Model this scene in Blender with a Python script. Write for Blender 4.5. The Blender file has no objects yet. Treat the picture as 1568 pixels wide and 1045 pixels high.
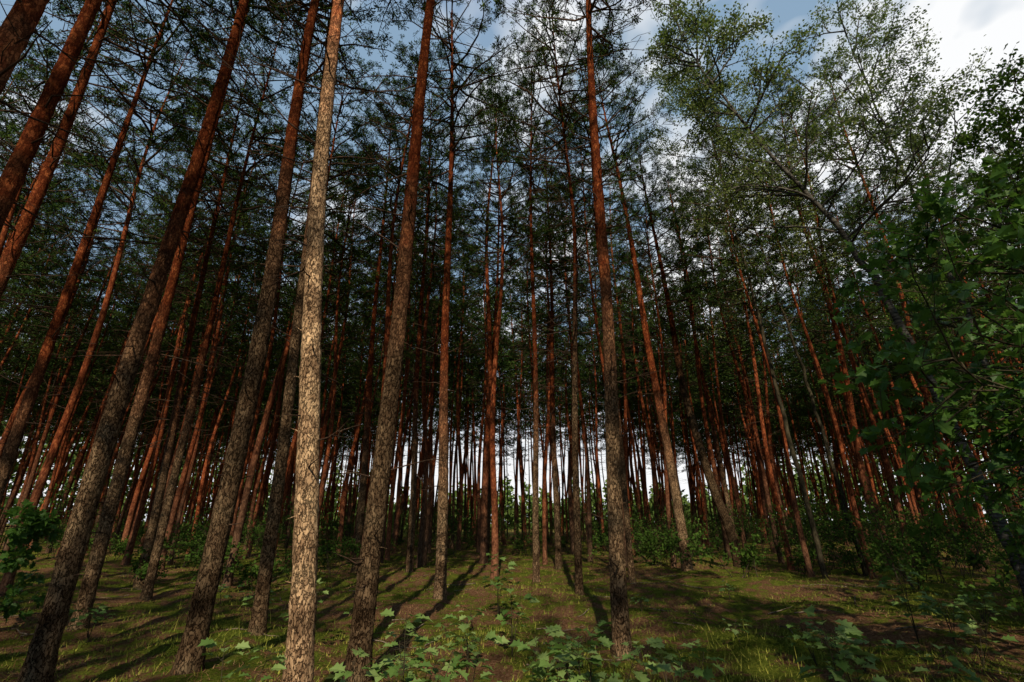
import bpy, math, numpy as np
from mathutils import Vector
rng = np.random.default_rng(7)
scene = bpy.context.scene
scene.view_settings.view_transform='Standard'
scene.view_settings.look='None'
scene.view_settings.exposure=0

# ---------------------------------------------------------------- helpers
class MB:
    def __init__(s): s.V=[];s.L=[];s.S=[];s.M=[];s.SM=[];s.n=0
    def add(s,v,f,mat=0,smooth=False):
        v=np.asarray(v,float).reshape(-1,3); f=np.asarray(f,int)
        if len(f)==0: return
        s.V.append(v); s.L.append((f+s.n).ravel()); s.S.append(np.full(len(f),f.shape[1]))
        s.M.append(np.full(len(f),mat)); s.SM.append(np.full(len(f),smooth)); s.n+=len(v)
    def mesh(s,name,mats):
        V=np.concatenate(s.V);L=np.concatenate(s.L);S=np.concatenate(s.S)
        me=bpy.data.meshes.new(name)
        me.vertices.add(len(V)); me.vertices.foreach_set('co',V.ravel().astype(np.float32))
        me.loops.add(len(L)); me.loops.foreach_set('vertex_index',L.astype(np.int32))
        me.polygons.add(len(S))
        st=np.concatenate([[0],np.cumsum(S)[:-1]])
        me.polygons.foreach_set('loop_start',st.astype(np.int32))
        me.polygons.foreach_set('material_index',np.concatenate(s.M).astype(np.int32))
        me.polygons.foreach_set('use_smooth',np.concatenate(s.SM))
        me.update(calc_edges=True)
        for m in mats: me.materials.append(m)
        return me
def obj(name,me,loc=(0,0,0),rz=0,sc=1):
    o=bpy.data.objects.new(name,me); o.location=loc; o.rotation_euler=(0,0,rz)
    o.scale=(sc,sc,sc) if np.isscalar(sc) else sc
    scene.collection.objects.link(o); return o
def nrm(v): return v/np.maximum(np.linalg.norm(v,axis=-1,keepdims=True),1e-9)
def tube(mb,P,R,sides,mat,rough=0.0,r=rng):
    P=np.asarray(P,float);R=np.asarray(R,float);n=len(P)
    T=nrm(np.gradient(P,axis=0)); m=np.abs(T.mean(0)); ref=np.zeros(3); ref[int(np.argmin(m))]=1
    A=nrm(np.cross(T,ref)); B=np.cross(T,A)
    a=np.arange(sides)*2*np.pi/sides
    rad=R[:,None]*np.ones((1,sides))
    if rough: rad=rad*(1+rough*r.standard_normal((n,sides)))
    V=P[:,None]+rad[...,None]*(np.cos(a)[None,:,None]*A[:,None]+np.sin(a)[None,:,None]*B[:,None])
    i=np.arange(n-1)[:,None]*sides; j=np.arange(sides)[None]; k=(j+1)%sides
    F=np.stack([i+j,i+k,i+sides+k,i+sides+j],-1).reshape(-1,4)
    mb.add(V,F,mat,True)

def hgt(x,y):
    return (0.07*np.sin(x*0.7+1.3)*np.cos(y*0.55)+0.05*np.sin(x*1.7+y*1.1)+0.03*np.sin(x*3.1-y*2.3+1)
            +0.018*np.sin(x*6.3+y*5.1)+0.015*np.sin(x*4.2-y*9.3)+0.10*np.sin(x*0.16+0.5)*np.sin(y*0.13))

# ---------------------------------------------------------------- materials
def newmat(name):
    m=bpy.data.materials.new(name); m.use_nodes=True; nt=m.node_tree
    for n in list(nt.nodes): nt.nodes.remove(n)
    out=nt.nodes.new('ShaderNodeOutputMaterial'); return m,nt,out
def N(nt,t,**k):
    n=nt.nodes.new(t)
    for a,b in k.items():
        if a in n.inputs: n.inputs[a].default_value=b
        else: setattr(n,a,b)
    return n
def ramp(nt,stops):
    r=nt.nodes.new('ShaderNodeValToRGB'); e=r.color_ramp.elements
    e[0].position,e[0].color=stops[0][0],(*stops[0][1],1); e[1].position,e[1].color=stops[-1][0],(*stops[-1][1],1)
    for p,c in stops[1:-1]:
        q=e.new(p); q.color=(*c,1)
    return r
def mixc(nt,f,a,b,blend='MIX'):
    m=nt.nodes.new('ShaderNodeMix'); m.data_type='RGBA'; m.blend_type=blend
    for s,v in ((0,f),(6,a),(7,b)):
        if hasattr(v,'links'): nt.links.new(v,m.inputs[s])
        else: m.inputs[s].default_value=v if s==0 else (*v,1)
    return m.outputs[2]
def maprange(nt,v,a,b,c=0,d=1):
    m=nt.nodes.new('ShaderNodeMapRange'); nt.links.new(v,m.inputs[0])
    for i,x in enumerate((a,b,c,d)): m.inputs[i+1].default_value=x
    return m.outputs[0]
def math_(nt,op,a,b=0.0):
    m=nt.nodes.new('ShaderNodeMath'); m.operation=op
    for i,v in enumerate((a,b)):
        if hasattr(v,'links'): nt.links.new(v,m.inputs[i])
        else: m.inputs[i].default_value=v
    return m.outputs[0]

LOW=[(0.30,(0.11,0.068,0.042)),(0.5,(0.25,0.168,0.106)),(0.72,(0.45,0.32,0.205))]
LOW2=[(0.30,(0.06,0.034,0.022)),(0.5,(0.15,0.088,0.055)),(0.72,(0.29,0.185,0.12))]
UP=[(0.30,(0.06,0.015,0.008)),(0.5,(0.18,0.045,0.019)),(0.72,(0.42,0.14,0.052))]
def bark_mat():
    m,nt,out=newmat('pine_bark'); L=nt.links
    tc=N(nt,'ShaderNodeTexCoord'); mp=N(nt,'ShaderNodeMapping'); mp.inputs['Scale'].default_value=(1,1,0.42)
    L.new(tc.outputs['Object'],mp.inputs[0])
    nz=N(nt,'ShaderNodeTexNoise',Scale=11.0,Detail=4.0,Roughness=.75); L.new(mp.outputs[0],nz.inputs['Vector'])
    vadd=N(nt,'ShaderNodeMixRGB',blend_type='ADD'); vadd.inputs[0].default_value=0.13
    L.new(mp.outputs[0],vadd.inputs[1]); L.new(nz.outputs['Color'],vadd.inputs[2])
    vo=N(nt,'ShaderNodeTexVoronoi',feature='DISTANCE_TO_EDGE',Scale=30.0); L.new(vadd.outputs[0],vo.inputs['Vector'])
    vc=N(nt,'ShaderNodeTexVoronoi',Scale=30.0); L.new(vadd.outputs[0],vc.inputs['Vector'])
    n2=N(nt,'ShaderNodeTexNoise',Scale=42.0,Detail=4.0,Roughness=0.7); L.new(mp.outputs[0],n2.inputs['Vector'])
    n3=N(nt,'ShaderNodeTexNoise',Scale=2.2,Detail=3.0); L.new(tc.outputs['Object'],n3.inputs['Vector'])
    sp=N(nt,'ShaderNodeSeparateXYZ'); L.new(tc.outputs['Object'],sp.inputs[0])
    oi=N(nt,'ShaderNodeObjectInfo')
    zz=math_(nt,'ADD',sp.outputs[2],math_(nt,'MULTIPLY',n3.outputs[0],4.0))
    zz=math_(nt,'ADD',zz,math_(nt,'MULTIPLY',oi.outputs['Alpha'],10.0))
    f=maprange(nt,zz,14.0,17.5)
    crack=math_(nt,'ADD',maprange(nt,vo.outputs['Distance'],0.0,0.20),math_(nt,'MULTIPLY',math_(nt,'SUBTRACT',n2.outputs[0],.5),0.9))
    crack=maprange(nt,crack,0.05,0.55,0.0,1)
    crack=math_(nt,'MAXIMUM',crack,maprange(nt,f,0,1,0.10,.5))
    low=ramp(nt,LOW)
    cellv=N(nt,'ShaderNodeSeparateXYZ'); L.new(vc.outputs['Color'],cellv.inputs[0])
    v=math_(nt,'ADD',math_(nt,'MULTIPLY',n2.outputs[0],.45),math_(nt,'MULTIPLY',n3.outputs[0],.30))
    v=math_(nt,'ADD',v,math_(nt,'MULTIPLY',cellv.outputs[0],.25)); L.new(v,low.inputs[0])
    up=ramp(nt,UP); L.new(v,up.inputs[0])
    c=mixc(nt,f,low.outputs[0],up.outputs[0])
    dark=mixc(nt,f,(0.028,0.017,0.011),(0.035,0.011,0.007))
    c=mixc(nt,crack,dark,c)
    g=maprange(nt,n3.outputs[0],0.5,0.7,0,0.35)
    c=mixc(nt,math_(nt,'MULTIPLY',g,maprange(nt,sp.outputs[2],5,0)),c,(0.13,0.135,0.085))
    c=mixc(nt,1.0,c,oi.outputs['Color'],'MULTIPLY')
    hs=N(nt,'ShaderNodeHueSaturation'); L.new(maprange(nt,n3.outputs[0],.3,.7,.65,1.35),hs.inputs['Value']); L.new(c,hs.inputs['Color'])
    h=math_(nt,'ADD',crack,math_(nt,'MULTIPLY',n2.outputs[0],0.8))
    bp=N(nt,'ShaderNodeBump',Strength=1.0,Distance=0.022); L.new(h,bp.inputs['Height'])
    b=N(nt,'ShaderNodeBsdfDiffuse')
    L.new(hs.outputs[0],b.inputs[0]); L.new(bp.outputs[0],b.inputs['Normal']); L.new(b.outputs[0],out.inputs[0]); return m
def bark_cheap():
    m,nt,out=newmat('pine_bark_plain'); L=nt.links
    tc=N(nt,'ShaderNodeTexCoord'); mp=N(nt,'ShaderNodeMapping'); mp.inputs['Scale'].default_value=(1,1,0.4); L.new(tc.outputs['Object'],mp.inputs[0])
    n2=N(nt,'ShaderNodeTexNoise',Scale=22.0,Detail=2.0,Roughness=0.8); L.new(mp.outputs[0],n2.inputs['Vector'])
    sp=N(nt,'ShaderNodeSeparateXYZ'); L.new(tc.outputs['Object'],sp.inputs[0]); oi=N(nt,'ShaderNodeObjectInfo')
    zz=math_(nt,'ADD',sp.outputs[2],math_(nt,'MULTIPLY',oi.outputs['Random'],5)); f=maprange(nt,zz,1.5,7)
    low=ramp(nt,LOW2);L.new(n2.outputs[0],low.inputs[0]); up=ramp(nt,UP); L.new(n2.outputs[0],up.inputs[0])
    c=mixc(nt,f,low.outputs[0],up.outputs[0]); hs=N(nt,'ShaderNodeHueSaturation'); L.new(maprange(nt,oi.outputs['Random'],0,1,.5,1.1),hs.inputs['Value']); L.new(c,hs.inputs['Color'])
    b=N(nt,'ShaderNodeBsdfDiffuse'); L.new(hs.outputs[0],b.inputs[0]); L.new(b.outputs[0],out.inputs[0]); return m

def leaf_mat(name,c1,c2,c3,trans=0.35,nscale=0.8,rough=0.6,diffuse=False):
    m,nt,out=newmat(name); L=nt.links
    ge=N(nt,'ShaderNodeNewGeometry'); tc=N(nt,'ShaderNodeTexCoord'); oi=N(nt,'ShaderNodeObjectInfo')
    nz=N(nt,'ShaderNodeTexNoise',Scale=nscale,Detail=1.0); L.new(tc.outputs['Object'],nz.inputs['Vector'])
    v=math_(nt,'ADD',math_(nt,'MULTIPLY',ge.outputs['Random Per Island'],0.45),math_(nt,'MULTIPLY',nz.outputs[0],0.7))
    v=math_(nt,'ADD',v,math_(nt,'MULTIPLY',oi.outputs['Random'],0.2))
    r=ramp(nt,[(0.3,c1),(0.6,c2),(0.95,c3)]); L.new(v,r.inputs[0])
    if diffuse:
        b=N(nt,'ShaderNodeBsdfDiffuse'); L.new(r.outputs[0],b.inputs[0])
    else:
        b=N(nt,'ShaderNodeBsdfPrincipled',Roughness=rough); b.inputs['Specular IOR Level'].default_value=0.3
        L.new(r.outputs[0],b.inputs['Base Color'])
    if trans<=0: L.new(b.outputs[0],out.inputs[0]); return m
    t=N(nt,'ShaderNodeBsdfTranslucent'); L.new(mixc(nt,0.5,r.outputs[0],(0.10,0.18,0.02)),t.inputs[0])
    mx=N(nt,'ShaderNodeMixShader'); mx.inputs[0].default_value=trans
    L.new(b.outputs[0],mx.inputs[1]); L.new(t.outputs[0],mx.inputs[2]); L.new(mx.outputs[0],out.inputs[0]); return m
def simple_bark(name,ca,cb,scale=(9,9,3)):
    m,nt,out=newmat(name); L=nt.links
    tc=N(nt,'ShaderNodeTexCoord'); mp=N(nt,'ShaderNodeMapping'); mp.inputs['Scale'].default_value=scale; L.new(tc.outputs['Object'],mp.inputs[0])
    nz=N(nt,'ShaderNodeTexNoise',Scale=2.0,Detail=3.0,Roughness=0.7); L.new(mp.outputs[0],nz.inputs['Vector'])
    r=ramp(nt,[(0.4,ca),(0.6,cb)]); L.new(nz.outputs[0],r.inputs[0])
    b=N(nt,'ShaderNodeBsdfDiffuse'); L.new(r.outputs[0],b.inputs[0])
    L.new(b.outputs[0],out.inputs[0]); return m
BARK=bark_mat(); BARK2=bark_cheap()
TWIG=simple_bark('pine_dead_branch',(0.03,0.02,0.015),(0.085,0.052,0.036))
NEEDLE=leaf_mat('pine_needles',(0.014,0.034,0.010),(0.034,0.070,0.018),(0.09,0.13,0.030),0.0,0.9,0.5,True)
BIRCHBARK=simple_bark('birch_bark',(0.03,0.027,0.024),(0.13,0.12,0.105),(2,2,14))
BIRCHLEAF=leaf_mat('birch_leaves',(0.06,0.09,0.02),(0.13,0.17,0.04),(0.23,0.26,0.085),0.4)
OAKLEAF=leaf_mat('oak_leaves',(0.018,0.055,0.011),(0.045,0.12,0.018),(0.10,0.21,0.03),0.4,1.5,0.5)
SEEDLEAF=leaf_mat('seedling_leaves',(0.05,0.11,0.02),(0.12,0.21,0.045),(0.25,0.34,0.11),0.35,3.0,0.6)
SHRUBLEAF=leaf_mat('shrub_leaves',(0.02,0.05,0.010),(0.05,0.10,0.018),(0.10,0.17,0.03),0.3,1.0,.6,True)
FARLEAF=leaf_mat('far_leaves',(0.03,0.06,0.016),(0.06,0.10,0.025),(0.11,0.16,0.04),0.0,0.15,.6,True)
GRASS=leaf_mat('moss_grass',(0.03,0.055,0.010),(0.085,0.115,0.016),(0.27,0.26,0.05),0.0,0.5,.6,True)
STEM=simple_bark('stem_bark',(0.03,0.026,0.016),(0.075,0.062,0.04))
LITTER=leaf_mat('needle_litter',(0.09,0.042,0.022),(0.21,0.105,0.052),(0.42,0.26,0.14),0.0,1.0,0.9,True)

def ground_mat():
    m,nt,out=newmat('forest_floor'); L=nt.links
    tc=N(nt,'ShaderNodeTexCoord')
    def nz(s,d=6,r=0.6):
        n=N(nt,'ShaderNodeTexNoise',Scale=s,Detail=float(d),Roughness=r); L.new(tc.outputs['Object'],n.inputs['Vector']); return n.outputs[0]
    big=nz(0.45,3); mid=nz(2.6,3); fine=nz(28,5,0.8)
    litter=ramp(nt,[(0.3,(0.05,0.025,0.014)),(0.5,(0.18,0.092,0.05)),(0.7,(0.40,0.24,0.14))]); L.new(fine,litter.inputs[0])
    moss=ramp(nt,[(0.3,(0.022,0.038,0.007)),(0.5,(0.09,0.12,0.016)),(0.72,(0.27,0.27,0.045))])
    L.new(math_(nt,'ADD',math_(nt,'MULTIPLY',fine,0.6),math_(nt,'MULTIPLY',mid,0.4)),moss.inputs[0])
    s=math_(nt,'ADD',math_(nt,'MULTIPLY',big,0.45),math_(nt,'MULTIPLY',mid,0.55))
    s=math_(nt,'ADD',s,math_(nt,'MULTIPLY',math_(nt,'SUBTRACT',fine,0.5),0.4))
    f=maprange(nt,s,0.465,0.525)
    c=mixc(nt,f,litter.outputs[0],moss.outputs[0])
    bp=N(nt,'ShaderNodeBump',Strength=1.0,Distance=0.09); L.new(math_(nt,'ADD',fine,mid),bp.inputs['Height'])
    b=N(nt,'ShaderNodeBsdfDiffuse'); L.new(c,b.inputs[0]); L.new(bp.outputs[0],b.inputs['Normal']); L.new(b.outputs[0],out.inputs[0]); return m

# ---------------------------------------------------------------- ground
n=361
t=np.linspace(-1,1,n); gx=np.sinh(t*5.2); gx=gx/np.abs(gx).max()*500; gy=gx+9
X,Y=np.meshgrid(gx,gy); fade=np.clip(1-(np.hypot(X,Y)-60)/60,0,1)
Z=hgt(X,Y)*fade
i=np.arange(n-1)[:,None]*n; j=np.arange(n-1)[None]
F=np.stack([i+j,i+j+1,i+n+j+1,i+n+j],-1).reshape(-1,4)
mb=MB(); mb.add(np.stack([X,Y,Z],-1),F,0,True); obj('forest_ground',mb.mesh('forest_ground',[ground_mat()]))

# ---------------------------------------------------------------- pine
def needles(mb,base,tdir,L,W,mat,r):
    n=len(base); d=nrm(nrm(tdir)*0.55+nrm(r.standard_normal((n,3)))*0.95)
    l=L*(0.7+0.6*r.random((n,1))); w=nrm(np.cross(d,r.standard_normal((n,3))))*W*0.5
    tip=base+d*l
    V=np.stack([base,tip+w,tip-w],1).reshape(-1,3)
    mb.add(V,np.arange(n*3).reshape(-1,3),mat)
def pine_mesh(seed,H=21.,cb=10.5,r0=0.13,ctrl=None,hero=False,npt=16,nw=.03,nl=.13,tw=True,cw=1.0):
    r=np.random.default_rng(seed); mb=MB()
    zs=np.concatenate([np.arange(-0.3,9,0.1),np.arange(9,H+.01,0.4)]) if hero else np.concatenate([[-0.3,0,.15,.4],np.arange(1,H+.01,1.2)])
    ph=r.random(4)*6.28; amp=0.05 if hero else 0.15
    if ctrl is None: a=r.normal(0,0.025,2); cx=lambda z:a[0]*z; cy=lambda z:a[1]*z
    else:
        cz=[0]+[c[0] for c in ctrl]; c0=[0]+[c[1] for c in ctrl]
        sl=(c0[-1]-c0[-2])/(cz[-1]-cz[-2]); cz.append(H+1); c0.append(c0[-1]+sl*0.6*(H+1-cz[-2]))
        def cx(z):
            g=np.linspace(-1,H+2,120); s=np.interp(g,cz,c0); k=np.hanning(17);k/=k.sum()
            s2=np.convolve(np.pad(s,8,mode='edge'),k,'valid'); return np.interp(z,g,s2-np.interp(0,g,s2))
        cy=lambda z:0*z
    def path(z):
        z=np.asarray(z,float)
        return np.stack([cx(z)+amp*np.sin(z*.45+ph[0])*np.minimum(z/4,1),cy(z)+amp*np.sin(z*.38+ph[1])*np.minimum(z/4,1),z],-1)
    def rad(z):
        u=np.clip(z/H,0,1); return r0*((1-u)**0.8*0.97+0.03)+0.3*r0*np.exp(-np.maximum(z,0)/0.18)
    tube(mb,path(zs),rad(zs),20 if hero else 7,0,0.04 if hero else 0.0,r)
    nb=44 if hero else (22 if tw else 8)
    for k in range(nb):
        z=r.uniform(0.8,cb+2); az=r.random()*6.28
        if z<4.5: l=r.uniform(0.04,0.22) if r.random()<.85 else r.uniform(.3,.7)
        else: l=r.uniform(0.3,1.9)
        if not hero and z<4: continue
        d=np.array([math.cos(az),math.sin(az),r.uniform(-.25,.45)]); p0=path(z)
        if z<4.5: l+=r0
        s=np.linspace(0,1,5)[:,None]
        P=p0+d*l*s+np.array([0,0,1])*(s**2)*l*r.uniform(-.25,.25)+np.cumsum(r.normal(0,.03*l,(5,3)),0)*(s>0)
        tube(mb,P,np.linspace(0.013 if z<4.5 else .014,0.003,5),5 if hero else 3,1 if l>.25 else 0)
        if l>0.6 and tw:
            for q in range(4):
                u=r.uniform(.3,.9); pp=p0+d*l*u; dd=nrm(d+r.normal(0,.7,3))*l*.35
                tube(mb,np.array([pp,pp+dd*.5+r.normal(0,.02,3),pp+dd]),[.006,.005,.003],3,1)
    z=cb; base_l=[];dir_l=[]
    while z<H-0.25:
        u=(z-cb)/(H-cb)
        Lb=((1.1+1.4*math.sin(min(1,u*1.6+.25)*math.pi*0.5))*(1-u**2.2)+0.3)*cw
        for k in range(r.integers(2,5)):
            if u<.2 and r.random()<.35: continue
            az=r.random()*6.28; zz=z+r.uniform(-.1,.1); l=Lb*r.uniform(.5,1.25)
            up=0.15+0.6*u+r.normal(0,.15); p0=path(min(zz,H-.1))
            h=np.array([math.cos(az),math.sin(az),0]); side=np.array([-h[1],h[0],0])
            ns=6; s=np.linspace(0,1,ns); bend=r.uniform(-.2,.2)
            P=p0+np.outer(s*l,h)+np.outer(s*l*up+0.25*l*(s**2)*r.uniform(-.6,1.1),[0,0,1])+np.outer(np.sin(s*3.)*bend*l,side)+np.cumsum(r.normal(0,.025*l,(ns,3)),0)*(s[:,None]>0)
            tube(mb,P,np.linspace(.010+.012*l,.005,ns),3,1)
            nt=int(4+l*4)
            for q in range(nt):
                uu=r.uniform(.35,1.0) if q else 1.0
                ii=uu*(ns-1); i0=min(int(ii),ns-2); pp=P[i0]+(P[i0+1]-P[i0])*(ii-i0)
                bd=nrm(P[i0+1]-P[i0]); dd=nrm(bd*.7+side*r.choice([-1,1])*r.uniform(.3,1)+np.array([0,0,r.uniform(-.1,.6)])+r.normal(0,.25,3))
                tl=r.uniform(.2,.5)*(1.25-.5*uu); e=pp+dd*tl
                if tw: tube(mb,np.array([pp,e]),[.007,.004],3,1)
                m=npt; f=r.uniform(.4,1,(m,1))**.6
                base_l.append(pp+dd*tl*f); dir_l.append(np.repeat(dd[None],m,0))
        z+=r.uniform(.32,.52)
    needles(mb,np.concatenate(base_l),np.concatenate(dir_l),nl,nw,2,r)
    return mb.mesh('pine_tree',[BARK if hero else BARK2,TWIG,NEEDLE])

variants=[pine_mesh(100+k,H=[20,21.5,22.5,19.5,21][k],cb=[10.5,11.5,12,10,11][k],r0=[.10,.115,.13,.095,.11][k],npt=17,nw=.031) for k in range(5)]
far=[pine_mesh(200+k,H=[20,21.5,22.5][k],cb=[9.5,11,12.][k],r0=[.095,.115,.13][k],npt=5,nw=.08,nl=.2,tw=False) for k in range(3)]
def gz(x,y): return float(hgt(np.float64(x),np.float64(y)))
heroes=[(-5.1,6.0,.122,21,11.5,[(10.8,0.0)],.6,3.0),
(-7.2,9.0,.115,21,11,[(8,-.16)],.65,2.5),
(-3.43,5.9,.118,22,12,[(5,.05),(10.6,-.2)],.45,4.0),
(-1.9,5.0,.120,21,11.5,[(2.6,-.30),(5.5,-.58),(9.3,-.87)],1.6,6.4),
(-1.66,6.0,.125,22,12,[(4.7,.04),(10.8,.19)],.42,3.2),
(-3.8,8.1,.105,18,11.5,[(2.4,-.05),(5,-.27)],.5,6),
(-1.56,11.5,.13,21,11.5,[(8,-.2),(15,-.47)],.85,2.0),
(-1.1,22,.13,22,12,[(19,.4)],.6,3),
(.7,15,.10,21,12,[(15,.08)],.7,3),
(1.7,19,.12,21,12,[(15,.05)],.6,3),
(1.46,11.5,.085,20,11,[(9.5,.31),(17.5,.04)],.4,5),
(1.4,7.0,.112,21,11.5,[(7.1,.15),(12.3,.34)],.75,2.7),
(5.45,16.2,.16,22,12,[(5.4,-.28),(10.6,-.59),(17.8,-1.21)],1.0,2.6),
(8.3,19,.18,20,12,[(1.2,-.05),(2.3,-.45),(6.9,-1.2),(11.1,-1.4),(16.5,-1.7)],.4,6),
(-8.3,6.8,.12,21,11,[(10,-.2)],.85,2.5),
(-6.5,4.9,.125,21,11.5,[(10,.06)],.8,2.5),
(-4.7,3.1,.12,21,12,[(6.5,.02)],.85,3),
(-10.9,10.5,.13,21,11,[(13,-.3)],.75,2),
(-10.6,15,.13,21,11,[(15,-.8)],.6,3),
(-5.4,18,.13,22,12,[(15,-.5)],.6,3),
(-3.3,16.8,.11,21,12,[(12,-.34)],.6,3),
(-8.4,12.2,.10,20,11,[(12,-.2)],.6,3),
(3.2,14.0,.085,20,11,[(12,-.2)],.6,3),
(10.5,24,.12,21,12,[(12,-.5)],.9,3),
]
pts=[]
for k,(x,y,r0,H,cb,c,v,rs) in enumerate(heroes):
    o=obj('pine_tree',pine_mesh(500+k,H,cb,r0,c,True,20,.025,.12),(x,y,gz(x,y))); o.color=(v,v*.94,v*.86,(12.0-rs)/10.0); pts.append((x,y))  # v scales bark colour per tree; the sunlit trunk's brightness is partly painted in
def scatter(x0,x1,y0,y1,step,keep,minD,ok,vs):
    for xx in np.arange(x0,x1,step):
        for yy in np.arange(y0,y1,step):
            x=xx+rng.uniform(-.45,.45)*step; y=yy+rng.uniform(-.45,.45)*step
            if rng.random()>keep or not ok(x,y): continue
            if any(abs(x-a)<minD and (x-a)**2+(y-b)**2<minD**2 for a,b in pts): continue
            pts.append((x,y)); s=rng.uniform(.88,1.08)
            obj('pine_tree',vs[rng.integers(len(vs))],(x,y,gz(x,y)),rng.random()*6.28,(s*rng.uniform(.85,1.2),)*2+(s,))
def front(x,y):
    if abs(x)>y*1.25+4: return False
    if x>1.5 and y<14.5+0.2*abs(x-4): return False
    if x<=1.5 and x>-4 and y<16: return False
    if x<=-4 and y<11.5+0.1*abs(x): return False
    return True
scatter(-44,44,9,34,2.5,.82,1.4,front,variants)
def farok(x,y):
    if abs(x)>y*1.25+4: return False
    return y<64 or abs(x-1)>15+(y-64)*.6
scatter(-60,64,34,82,2.45,.88,1.25,farok,far)
def back(x,y):
    if -5.2<x<.6 and -26<y<3: return False
    if .6<=x<2.2 and y<3: return rng.random()<.2
    if 3.6<x<8.6 and -22<y<3: return False
    return (x*x+y*y)>9 and not(y>1 and abs(x)<6)
scatter(-26,26,-30,3,2.9,.62,1.6,back,variants)

# ---------------------------------------------------------------- broadleaf
LO=np.array([(0,0),(.07,.12),(.26,.16),(.17,.32),(.42,.42),(.24,.54),(.37,.74),(.15,.8),(0,1.0),(-.15,.8),(-.37,.74),(-.24,.54),(-.42,.42),(-.17,.32),(-.26,.16),(-.07,.12)])
def lobed(mb,P,D,size,mat,r,flat=0.6):
    n=len(P)
    if n==0:return
    D=nrm(D+np.array([0,0,-.15])); up=nrm(np.array([0,0,1.])*flat+r.normal(0,.35,(n,3))); S=nrm(np.cross(D,up)); U=np.cross(S,D)
    s=size*(.6+.7*r.random((n,1,1)))
    o=np.vstack([[0,.45],LO]); x=o[:,0][None,:,None];y=o[:,1][None,:,None]
    V=P[:,None]+s*(x*S[:,None]+(y+.15)*D[:,None]+(np.abs(x)*.35-.25*y*y)*U[:,None])
    k=np.arange(16); f=np.stack([np.zeros(16,int),1+k,1+(k+1)%16],-1)
    F=(f[None]+(np.arange(n)*17)[:,None,None]).reshape(-1,3)
    mb.add(V,F,mat)
def small(mb,P,D,size,mat,r):
    n=len(P)
    if n==0:return
    D=nrm(D+r.normal(0,.6,(n,3))+np.array([0,0,-.3])); S=nrm(np.cross(D,r.normal(0,1,(n,3))+np.array([0,0,1.2]))); s=size*(.6+.8*r.random((n,1)))
    V=np.stack([P,P+D*s*.45+S*s*.36,P+D*s,P+D*s*.45-S*s*.36],1); mb.add(V,np.arange(n*4).reshape(-1,4),mat)
def limb(mb,p,d,l,r0,lv,mx,kids,tw,r,grav=.05,sides=5):
    n=6; P=[p]; dd=nrm(np.array(d,float))
    for q in range(n-1):
        dd=nrm(dd+r.normal(0,.13,3)+np.array([0,0,grav])); P.append(P[-1]+dd*l/(n-1))
    P=np.array(P); tube(mb,P,np.linspace(r0,r0*.35,n),sides if lv<2 else 3,0)
    if lv>=mx: tw.append(P); return
    for q in range(kids[lv]):
        u=r.uniform(.25,1); ii=u*(n-1); i0=min(int(ii),n-2); pp=P[i0]+(P[i0+1]-P[i0])*(ii-i0); t=nrm(P[i0+1]-P[i0])
        nd=nrm(t*.8+nrm(np.cross(t,r.normal(0,1,3)))*.85)
        limb(mb,pp,nd,l*r.uniform(.4,.65)*(1.15-.4*u),r0*.5,lv+1,mx,kids,tw,r,grav,sides)
def leavesalong(tw,per,r):
    A=np.array(tw); m=len(A); u=r.random((m,per))*(A.shape[1]-1.001); i0=u.astype(int); f=(u-i0)[...,None]; a=np.arange(m)[:,None]
    P=A[a,i0]*(1-f)+A[a,i0+1]*f; D=A[a,i0+1]-A[a,i0]
    P=P.reshape(-1,3); D=nrm(D.reshape(-1,3))+r.normal(0,.8,(m*per,3)); return P,D
def birch(seed,ctrl,H,r0,zc,nl,ll,leafn,mat=BIRCHLEAF,size=.075,bark=BIRCHBARK,name='birch_tree'):
    r=np.random.default_rng(seed); mb=MB(); c=np.array(ctrl,float); z=np.linspace(-.2,H,34)
    P=np.stack([np.interp(z,c[:,0],c[:,1]),np.interp(z,c[:,0],c[:,2]),z],-1)
    k=np.hanning(9);k/=k.sum()
    for a in (0,1): P[:,a]=np.convolve(np.pad(P[:,a],4,mode='edge'),k,'valid')
    P[:,:2]+=.03*r.standard_normal((34,2))*np.minimum(z,1)[:,None].clip(0)
    tube(mb,P,r0*(1-.9*np.clip(z/H,0,1)),12,0); tw=[]
    for q in range(nl):
        zz=r.uniform(zc,H); p=np.array([np.interp(zz,z,P[:,0]),np.interp(zz,z,P[:,1]),zz]); az=r.random()*6.28; u=(zz-zc)/(H-zc)
        limb(mb,p,[math.cos(az),math.sin(az),.4+.6*u],ll*(1-.55*u)*r.uniform(.7,1.2),r0*.28,0,2,[6,5],tw,r,.02)
    PP,D=leavesalong(tw,leafn,r); PP=PP+r.normal(0,.09,PP.shape); small(mb,PP,D,size,1,r)
    return mb.mesh(name,[bark,mat])
obj('birch_tree',birch(1,[(0,0,0),(2,-.2,0),(5.7,-.8,0),(9.1,-1.7,0),(11.6,-3.2,0),(14.5,-4.5,0),(18,-5.6,0)],17,.13,7.5,34,3.0,20),(10.8,11,gz(10.8,11)))
obj('birch_tree',birch(2,[(0,0,0),(8,.2,.2),(19,-.6,0)],19,.11,7,32,3.4,20),(13.2,12.5,gz(13.2,12.5)))
obj('birch_tree',birch(3,[(0,0,0),(8,-.5,.2),(17,-1.6,0)],18,.08,7,26,3.0,20,BIRCHLEAF,.075,STEM),(11.2,16.5,gz(11.2,16.5)))
obj('birch_tree',birch(6,[(0,0,0),(8,-.3,.2),(19,-1.0,0)],20,.08,12.5,22,3.0,20,BIRCHLEAF,.075,STEM),(9.0,15.0,gz(9,15)))
obj('aspen_tree',birch(4,[(0,0,0),(8,-.1,.2),(16,-.3,0)],12,.10,3.0,30,3.0,16,SHRUBLEAF,.10,STEM,'aspen_tree'),(13.3,8.2,gz(13.3,8.2)))
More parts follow.
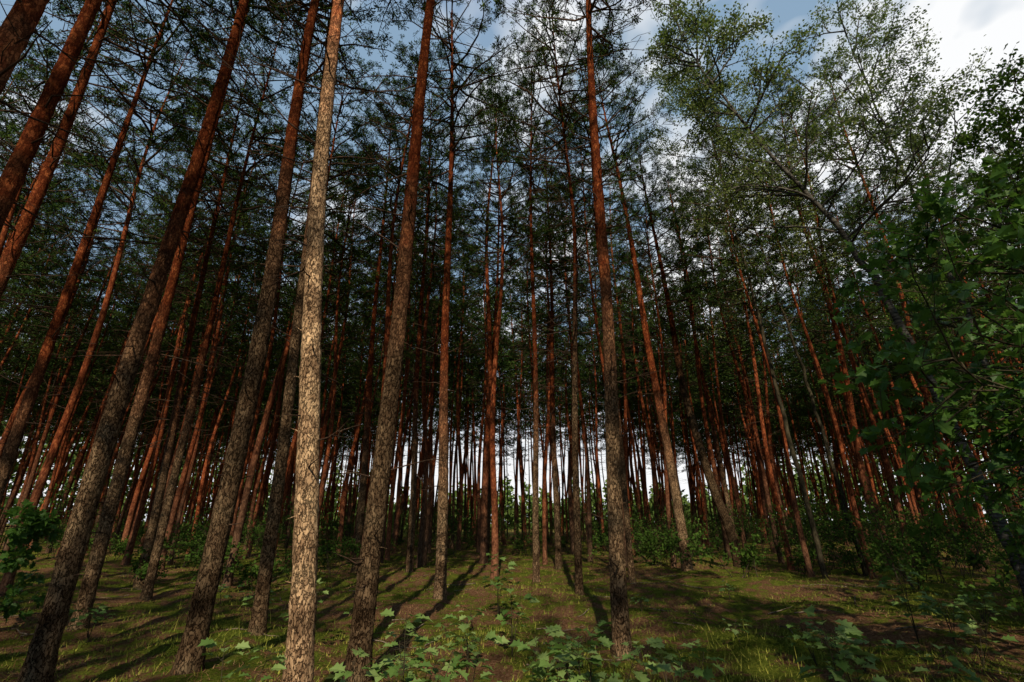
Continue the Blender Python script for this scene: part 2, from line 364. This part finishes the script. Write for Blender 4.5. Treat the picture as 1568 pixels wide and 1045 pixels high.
obj('aspen_tree',birch(5,[(0,0,0),(8,.3,.2),(13,.3,0)],13,.09,1.2,36,3.2,16,SHRUBLEAF,.10,STEM,'aspen_tree'),(15.5,12.,gz(15.5,12.)))
obj('aspen_tree',birch(7,[(0,0,0),(8,.3,.2),(13,.3,0)],11,.09,1.2,34,3.0,16,SHRUBLEAF,.10,STEM,'aspen_tree'),(18,18.,gz(18,18.)))

def oak(seed,H,r0,z0,nl,ll,leafn,size,aim=None,kids=[6,4]):
    r=np.random.default_rng(seed); mb=MB(); z=np.linspace(-.2,H,16); P=np.stack([.08*np.sin(z*.9),.06*np.sin(z*1.3),z],-1)
    tube(mb,P,r0*(1-.85*np.clip(z/H,0,1)),10,0); tw=[]
    for q in range(nl):
        zz=r.uniform(z0,H); p=np.array([np.interp(zz,z,P[:,0]),np.interp(zz,z,P[:,1]),zz]); az=r.uniform(0,6.28)
        if aim is not None and r.random()<.5: az=aim+r.normal(0,.5)
        limb(mb,p,[math.cos(az),math.sin(az),.15],ll*r.uniform(.6,1.1)*(1.1-.5*zz/H),r0*.3,0,2,kids,tw,r,0.0)
    PP,D=leavesalong(tw,leafn,r); lobed(mb,PP,D,size,1,r); return mb.mesh('oak_tree',[STEM,OAKLEAF])
obj('oak_tree',oak(11,4.5,.07,2.1,22,3.2,6,.13,math.pi,[6,5]),(6.5,4.5,gz(6.5,4.5)))
obj('oak_tree',oak(12,4.8,.05,1.2,20,2.4,6,.14,None,[6,5]),(9.6,6.8,gz(9.6,6.8)))
obj('oak_sapling',oak(13,1.7,.02,.5,9,.8,5,.12),(-8.4,8.3,gz(-8.4,8.3)))

def seedling(seed,h,nl,size):
    r=np.random.default_rng(seed); mb=MB(); Ps=[];Ds=[]
    for s in range(r.integers(2,5)):
        d=np.array([r.normal(0,.28),r.normal(0,.28),1]); hh=h*r.uniform(.6,1); P=np.array([[0,0,0]])+np.outer(np.linspace(0,1,6),nrm(d)*hh)+np.cumsum(r.normal(0,.015,(6,3)),0)*np.linspace(0,1,6)[:,None]
        tube(mb,P,np.linspace(.006,.002,6),5,0)
        for q in range(nl):
            u=r.uniform(.35,1)**.7*5; i0=min(int(u),4); pp=P[i0]+(P[i0+1]-P[i0])*(u-i0); az=r.random()*6.28; dd=np.array([math.cos(az),math.sin(az),r.uniform(0,.5)]); e=pp+dd*r.uniform(.04,.14)
            tube(mb,np.array([pp,(pp+e)/2+[0,0,.01],e]),[.0025,.002,.0015],3,0); Ps.append(e); Ds.append(dd)
    lobed(mb,np.array(Ps),np.array(Ds),size,1,r,1.2); return mb.mesh('oak_seedling',[STEM,SEEDLEAF])
sd=[seedling(30+k,[.35,.5,.3,.6][k],[6,7,5,8][k],.12) for k in range(4)]
tl=[seedling(40+k,[.85,.95,.8][k],[11,12,10][k],.14) for k in range(3)]
for x,y,k,s in [(-1.2,5.8,1,.9),(-.5,6.6,3,.8),(.62,5.9,3,.85),(.8,6.3,0,.9),(1.6,5.8,0,1),(3.4,6.2,3,.9),(3.8,6.0,1,.9),(3.0,7.2,0,.9),(5.9,7.3,3,1.1),(6.6,7.6,1,1.2),(-.6,8.2,0,1),(-2.6,9,1,.9),(-4.5,9.5,3,1),(-6,11,1,1),(4.5,11,0,1),(2.3,9.5,2,.9),(5.0,5.9,1,1),(7.5,8.6,3,1),(-6.2,8.0,3,1)]:
    obj('oak_seedling',sd[k],(x,y,gz(x,y)),rng.random()*6.28,s)
for x,y,k,s in [(-1.05,4.4,0,.85),(-.75,4.6,2,.95),(-.4,5.0,1,.9),(-.15,4.3,2,.85),(.12,4.4,0,.9),(.35,4.2,1,.8),(.6,4.3,1,.95),(.72,4.6,2,1.05),(.5,4.6,0,1.0),(1.25,4.3,0,.85),(1.4,4.6,2,.8),(2.5,4.3,1,.95),(2.8,4.5,0,.9),(-2.1,4.2,0,.8),(3.6,4.6,2,.8),(.0,7.0,1,.9),(-.25,9.5,1,1.1),(-2.9,7.3,0,1),(5.2,7.0,1,1),(-.9,5.6,0,.8),(-.95,4.9,1,.95)]:
    obj('oak_sapling',tl[k],(x,y,gz(x,y)),rng.random()*6.28,s)

def shrub(seed,h,leafn):
    r=np.random.default_rng(seed); mb=MB(); tw=[]
    for q in range(5):
        az=r.random()*6.28; limb(mb,np.array([r.normal(0,.12),r.normal(0,.12),0]),[math.cos(az)*.4,math.sin(az)*.4,1],h*r.uniform(.6,1),.012,0,2,[5,3],tw,r,.02,4)
    P,D=leavesalong(tw,leafn,r); small(mb,P+r.normal(0,.04,P.shape),D,.08,1,r); return mb.mesh('undergrowth_shrub',[STEM,SHRUBLEAF])
sh=[shrub(60+k,[1.2,1.7,2.4,.9,3.4][k],9) for k in range(5)]
cnt=0
while cnt<280:
    y=rng.uniform(13,62); x=rng.uniform(-.9,1.0)*y
    if -5<x<3.5 and y<26: continue
    obj('undergrowth_shrub',sh[rng.integers(5) if y>24 else rng.integers(4)],(x,y,gz(x,y)-.03),rng.random()*6.28,rng.uniform(.5,1.2)); cnt+=1
for x,y,k in [(9.5,9.8,1),(11,9.3,1),(12,11,2),(13,9,2),(-11.5,10,1),(7.9,7.2,3),(10,13.5,2),(8.8,11.5,0),(11.5,14,1),(13,15,2),(9.5,17,2),(12.5,19,2),(15,17,2),(6.5,20,1),(3.8,19,0)]:
    obj('undergrowth_shrub',sh[k],(x,y,gz(x,y)-.03),rng.random()*6.28,1)

# distant treeline
mb=MB(); n=110000; ang=rng.random(n)*math.pi*1.2-.1*math.pi
ph=rng.random(14)*6.28; fr=rng.uniform(20,260,14)
R=rng.uniform(112,140,n); prof=8.5+sum(1.4*np.sin(ang*fr[k]+ph[k])*(30/fr[k])**.4 for k in range(14)); prof=np.maximum(prof,2.5)+45*np.clip(np.abs(ang-1.53)-.36,0,.32)
zz=prof*rng.random(n)**.9*rng.uniform(.7,1.1,n); P=np.stack([R*np.cos(ang),R*np.sin(ang),zz],-1)
small(mb,P,rng.normal(0,1,(n,3)),1.0,0,rng); obj('distant_treeline',mb.mesh('distant_treeline',[FARLEAF]))

def cover(name,n,mat,h,w,flat,sel):
    y=4+26*rng.random(n)**1.6; x=rng.uniform(-1.25,1.25,n)*(y+2)
    m=sel(x,y); x=x[m];y=y[m];n=len(x)
    P=np.stack([x,y,hgt(x,y)-.004],-1); d=nrm(np.stack([rng.normal(0,1,n),rng.normal(0,1,n),np.abs(rng.normal(flat,.3,n))],-1))
    l=h*(.4+rng.random((n,1))*1.2); s=nrm(np.cross(d,[0,0,1.]))*w*.5*(1+.06*y[:,None])
    if flat<.1: P[:,2]+=.012
    V=np.stack([P-s,P+s,P+d*l],1); mb=MB(); mb.add(V,np.arange(n*3).reshape(-1,3),0); obj(name,mb.mesh(name,[mat]))
def patch(x,y): return np.sin(x*.9+.6*np.sin(y*.7))+np.sin(y*1.1+x*.35)+.6*np.sin(2.7*x-1.9*y)+rng.normal(0,.5,len(x))
cover('moss_tufts',140000,GRASS,.06,.009,1.0,lambda x,y:patch(x,y)>-.4)
cover('needle_litter',80000,LITTER,.07,.006,.05,lambda x,y:patch(x,y)<.2)
cover('forest_grass',6000,GRASS,.2,.006,1.6,lambda x,y:patch(x,y)>.6)
# fallen sticks
mb=MB()
for k in range(90):
    y=rng.uniform(5,18); x=rng.uniform(-1,1)*y; a=rng.random()*6.28; l=rng.uniform(.2,1.1); s=np.linspace(-.5,.5,5)
    px=x+np.cos(a)*s*l+rng.normal(0,.02,5); py=y+np.sin(a)*s*l+rng.normal(0,.02,5)
    tube(mb,np.stack([px,py,hgt(px,py)+.02],-1),np.linspace(.011,.004,5),5,0)
obj('fallen_sticks',mb.mesh('fallen_sticks',[simple_bark('stick_bark',(0.06,0.045,0.035),(0.22,0.17,0.13))]))

# ---------------------------------------------------------------- light
el=math.radians(40); az=math.radians(182)
S=Vector((math.sin(az)*math.cos(el),math.cos(az)*math.cos(el),math.sin(el)))
sl=bpy.data.lights.new('sun','SUN'); sl.energy=5.0; sl.angle=math.radians(.5); sl.color=(1,.87,.65)
so=bpy.data.objects.new('sun',sl); so.rotation_euler=S.to_track_quat('Z','Y').to_euler(); scene.collection.objects.link(so)
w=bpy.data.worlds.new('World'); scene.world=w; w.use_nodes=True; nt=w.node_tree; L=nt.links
try: w.cycles.sampling_method='NONE'
except Exception as e: print(e)
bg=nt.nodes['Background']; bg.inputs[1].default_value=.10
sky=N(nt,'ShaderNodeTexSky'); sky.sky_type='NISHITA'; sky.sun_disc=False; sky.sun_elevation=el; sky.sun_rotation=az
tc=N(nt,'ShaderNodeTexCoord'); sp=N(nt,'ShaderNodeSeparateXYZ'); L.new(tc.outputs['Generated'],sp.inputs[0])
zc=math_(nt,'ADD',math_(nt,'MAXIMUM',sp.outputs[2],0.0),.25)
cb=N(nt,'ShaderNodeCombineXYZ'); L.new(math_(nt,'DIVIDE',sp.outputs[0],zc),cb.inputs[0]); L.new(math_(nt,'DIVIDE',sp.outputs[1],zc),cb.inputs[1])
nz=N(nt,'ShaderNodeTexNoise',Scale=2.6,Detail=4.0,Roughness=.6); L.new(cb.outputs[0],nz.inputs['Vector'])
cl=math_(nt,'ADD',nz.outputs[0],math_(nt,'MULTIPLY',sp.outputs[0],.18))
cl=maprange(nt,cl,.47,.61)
ahead=maprange(nt,sp.outputs[1],-.15,.25)  # clouds left out of the unseen sky behind camera to lower ambient light
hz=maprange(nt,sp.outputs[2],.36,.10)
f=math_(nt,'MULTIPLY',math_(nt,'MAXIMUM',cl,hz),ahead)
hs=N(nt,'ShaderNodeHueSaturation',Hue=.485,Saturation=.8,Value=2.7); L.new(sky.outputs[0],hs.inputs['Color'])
c0=mixc(nt,1.0,hs.outputs[0],(2.6,3.9,5.4),'DARKEN')  # caps the bright sky around the sun, so less ambient light
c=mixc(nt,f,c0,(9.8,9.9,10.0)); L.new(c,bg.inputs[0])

cam=bpy.data.cameras.new('camera'); co=bpy.data.objects.new('camera',cam); scene.collection.objects.link(co)
co.location=(0,0,1.6); co.rotation_euler=(math.radians(111),0,0); cam.lens=16.55; cam.sensor_width=36; cam.clip_end=2000; cam.clip_start=.05
scene.camera=co
print('pines',len(pts))
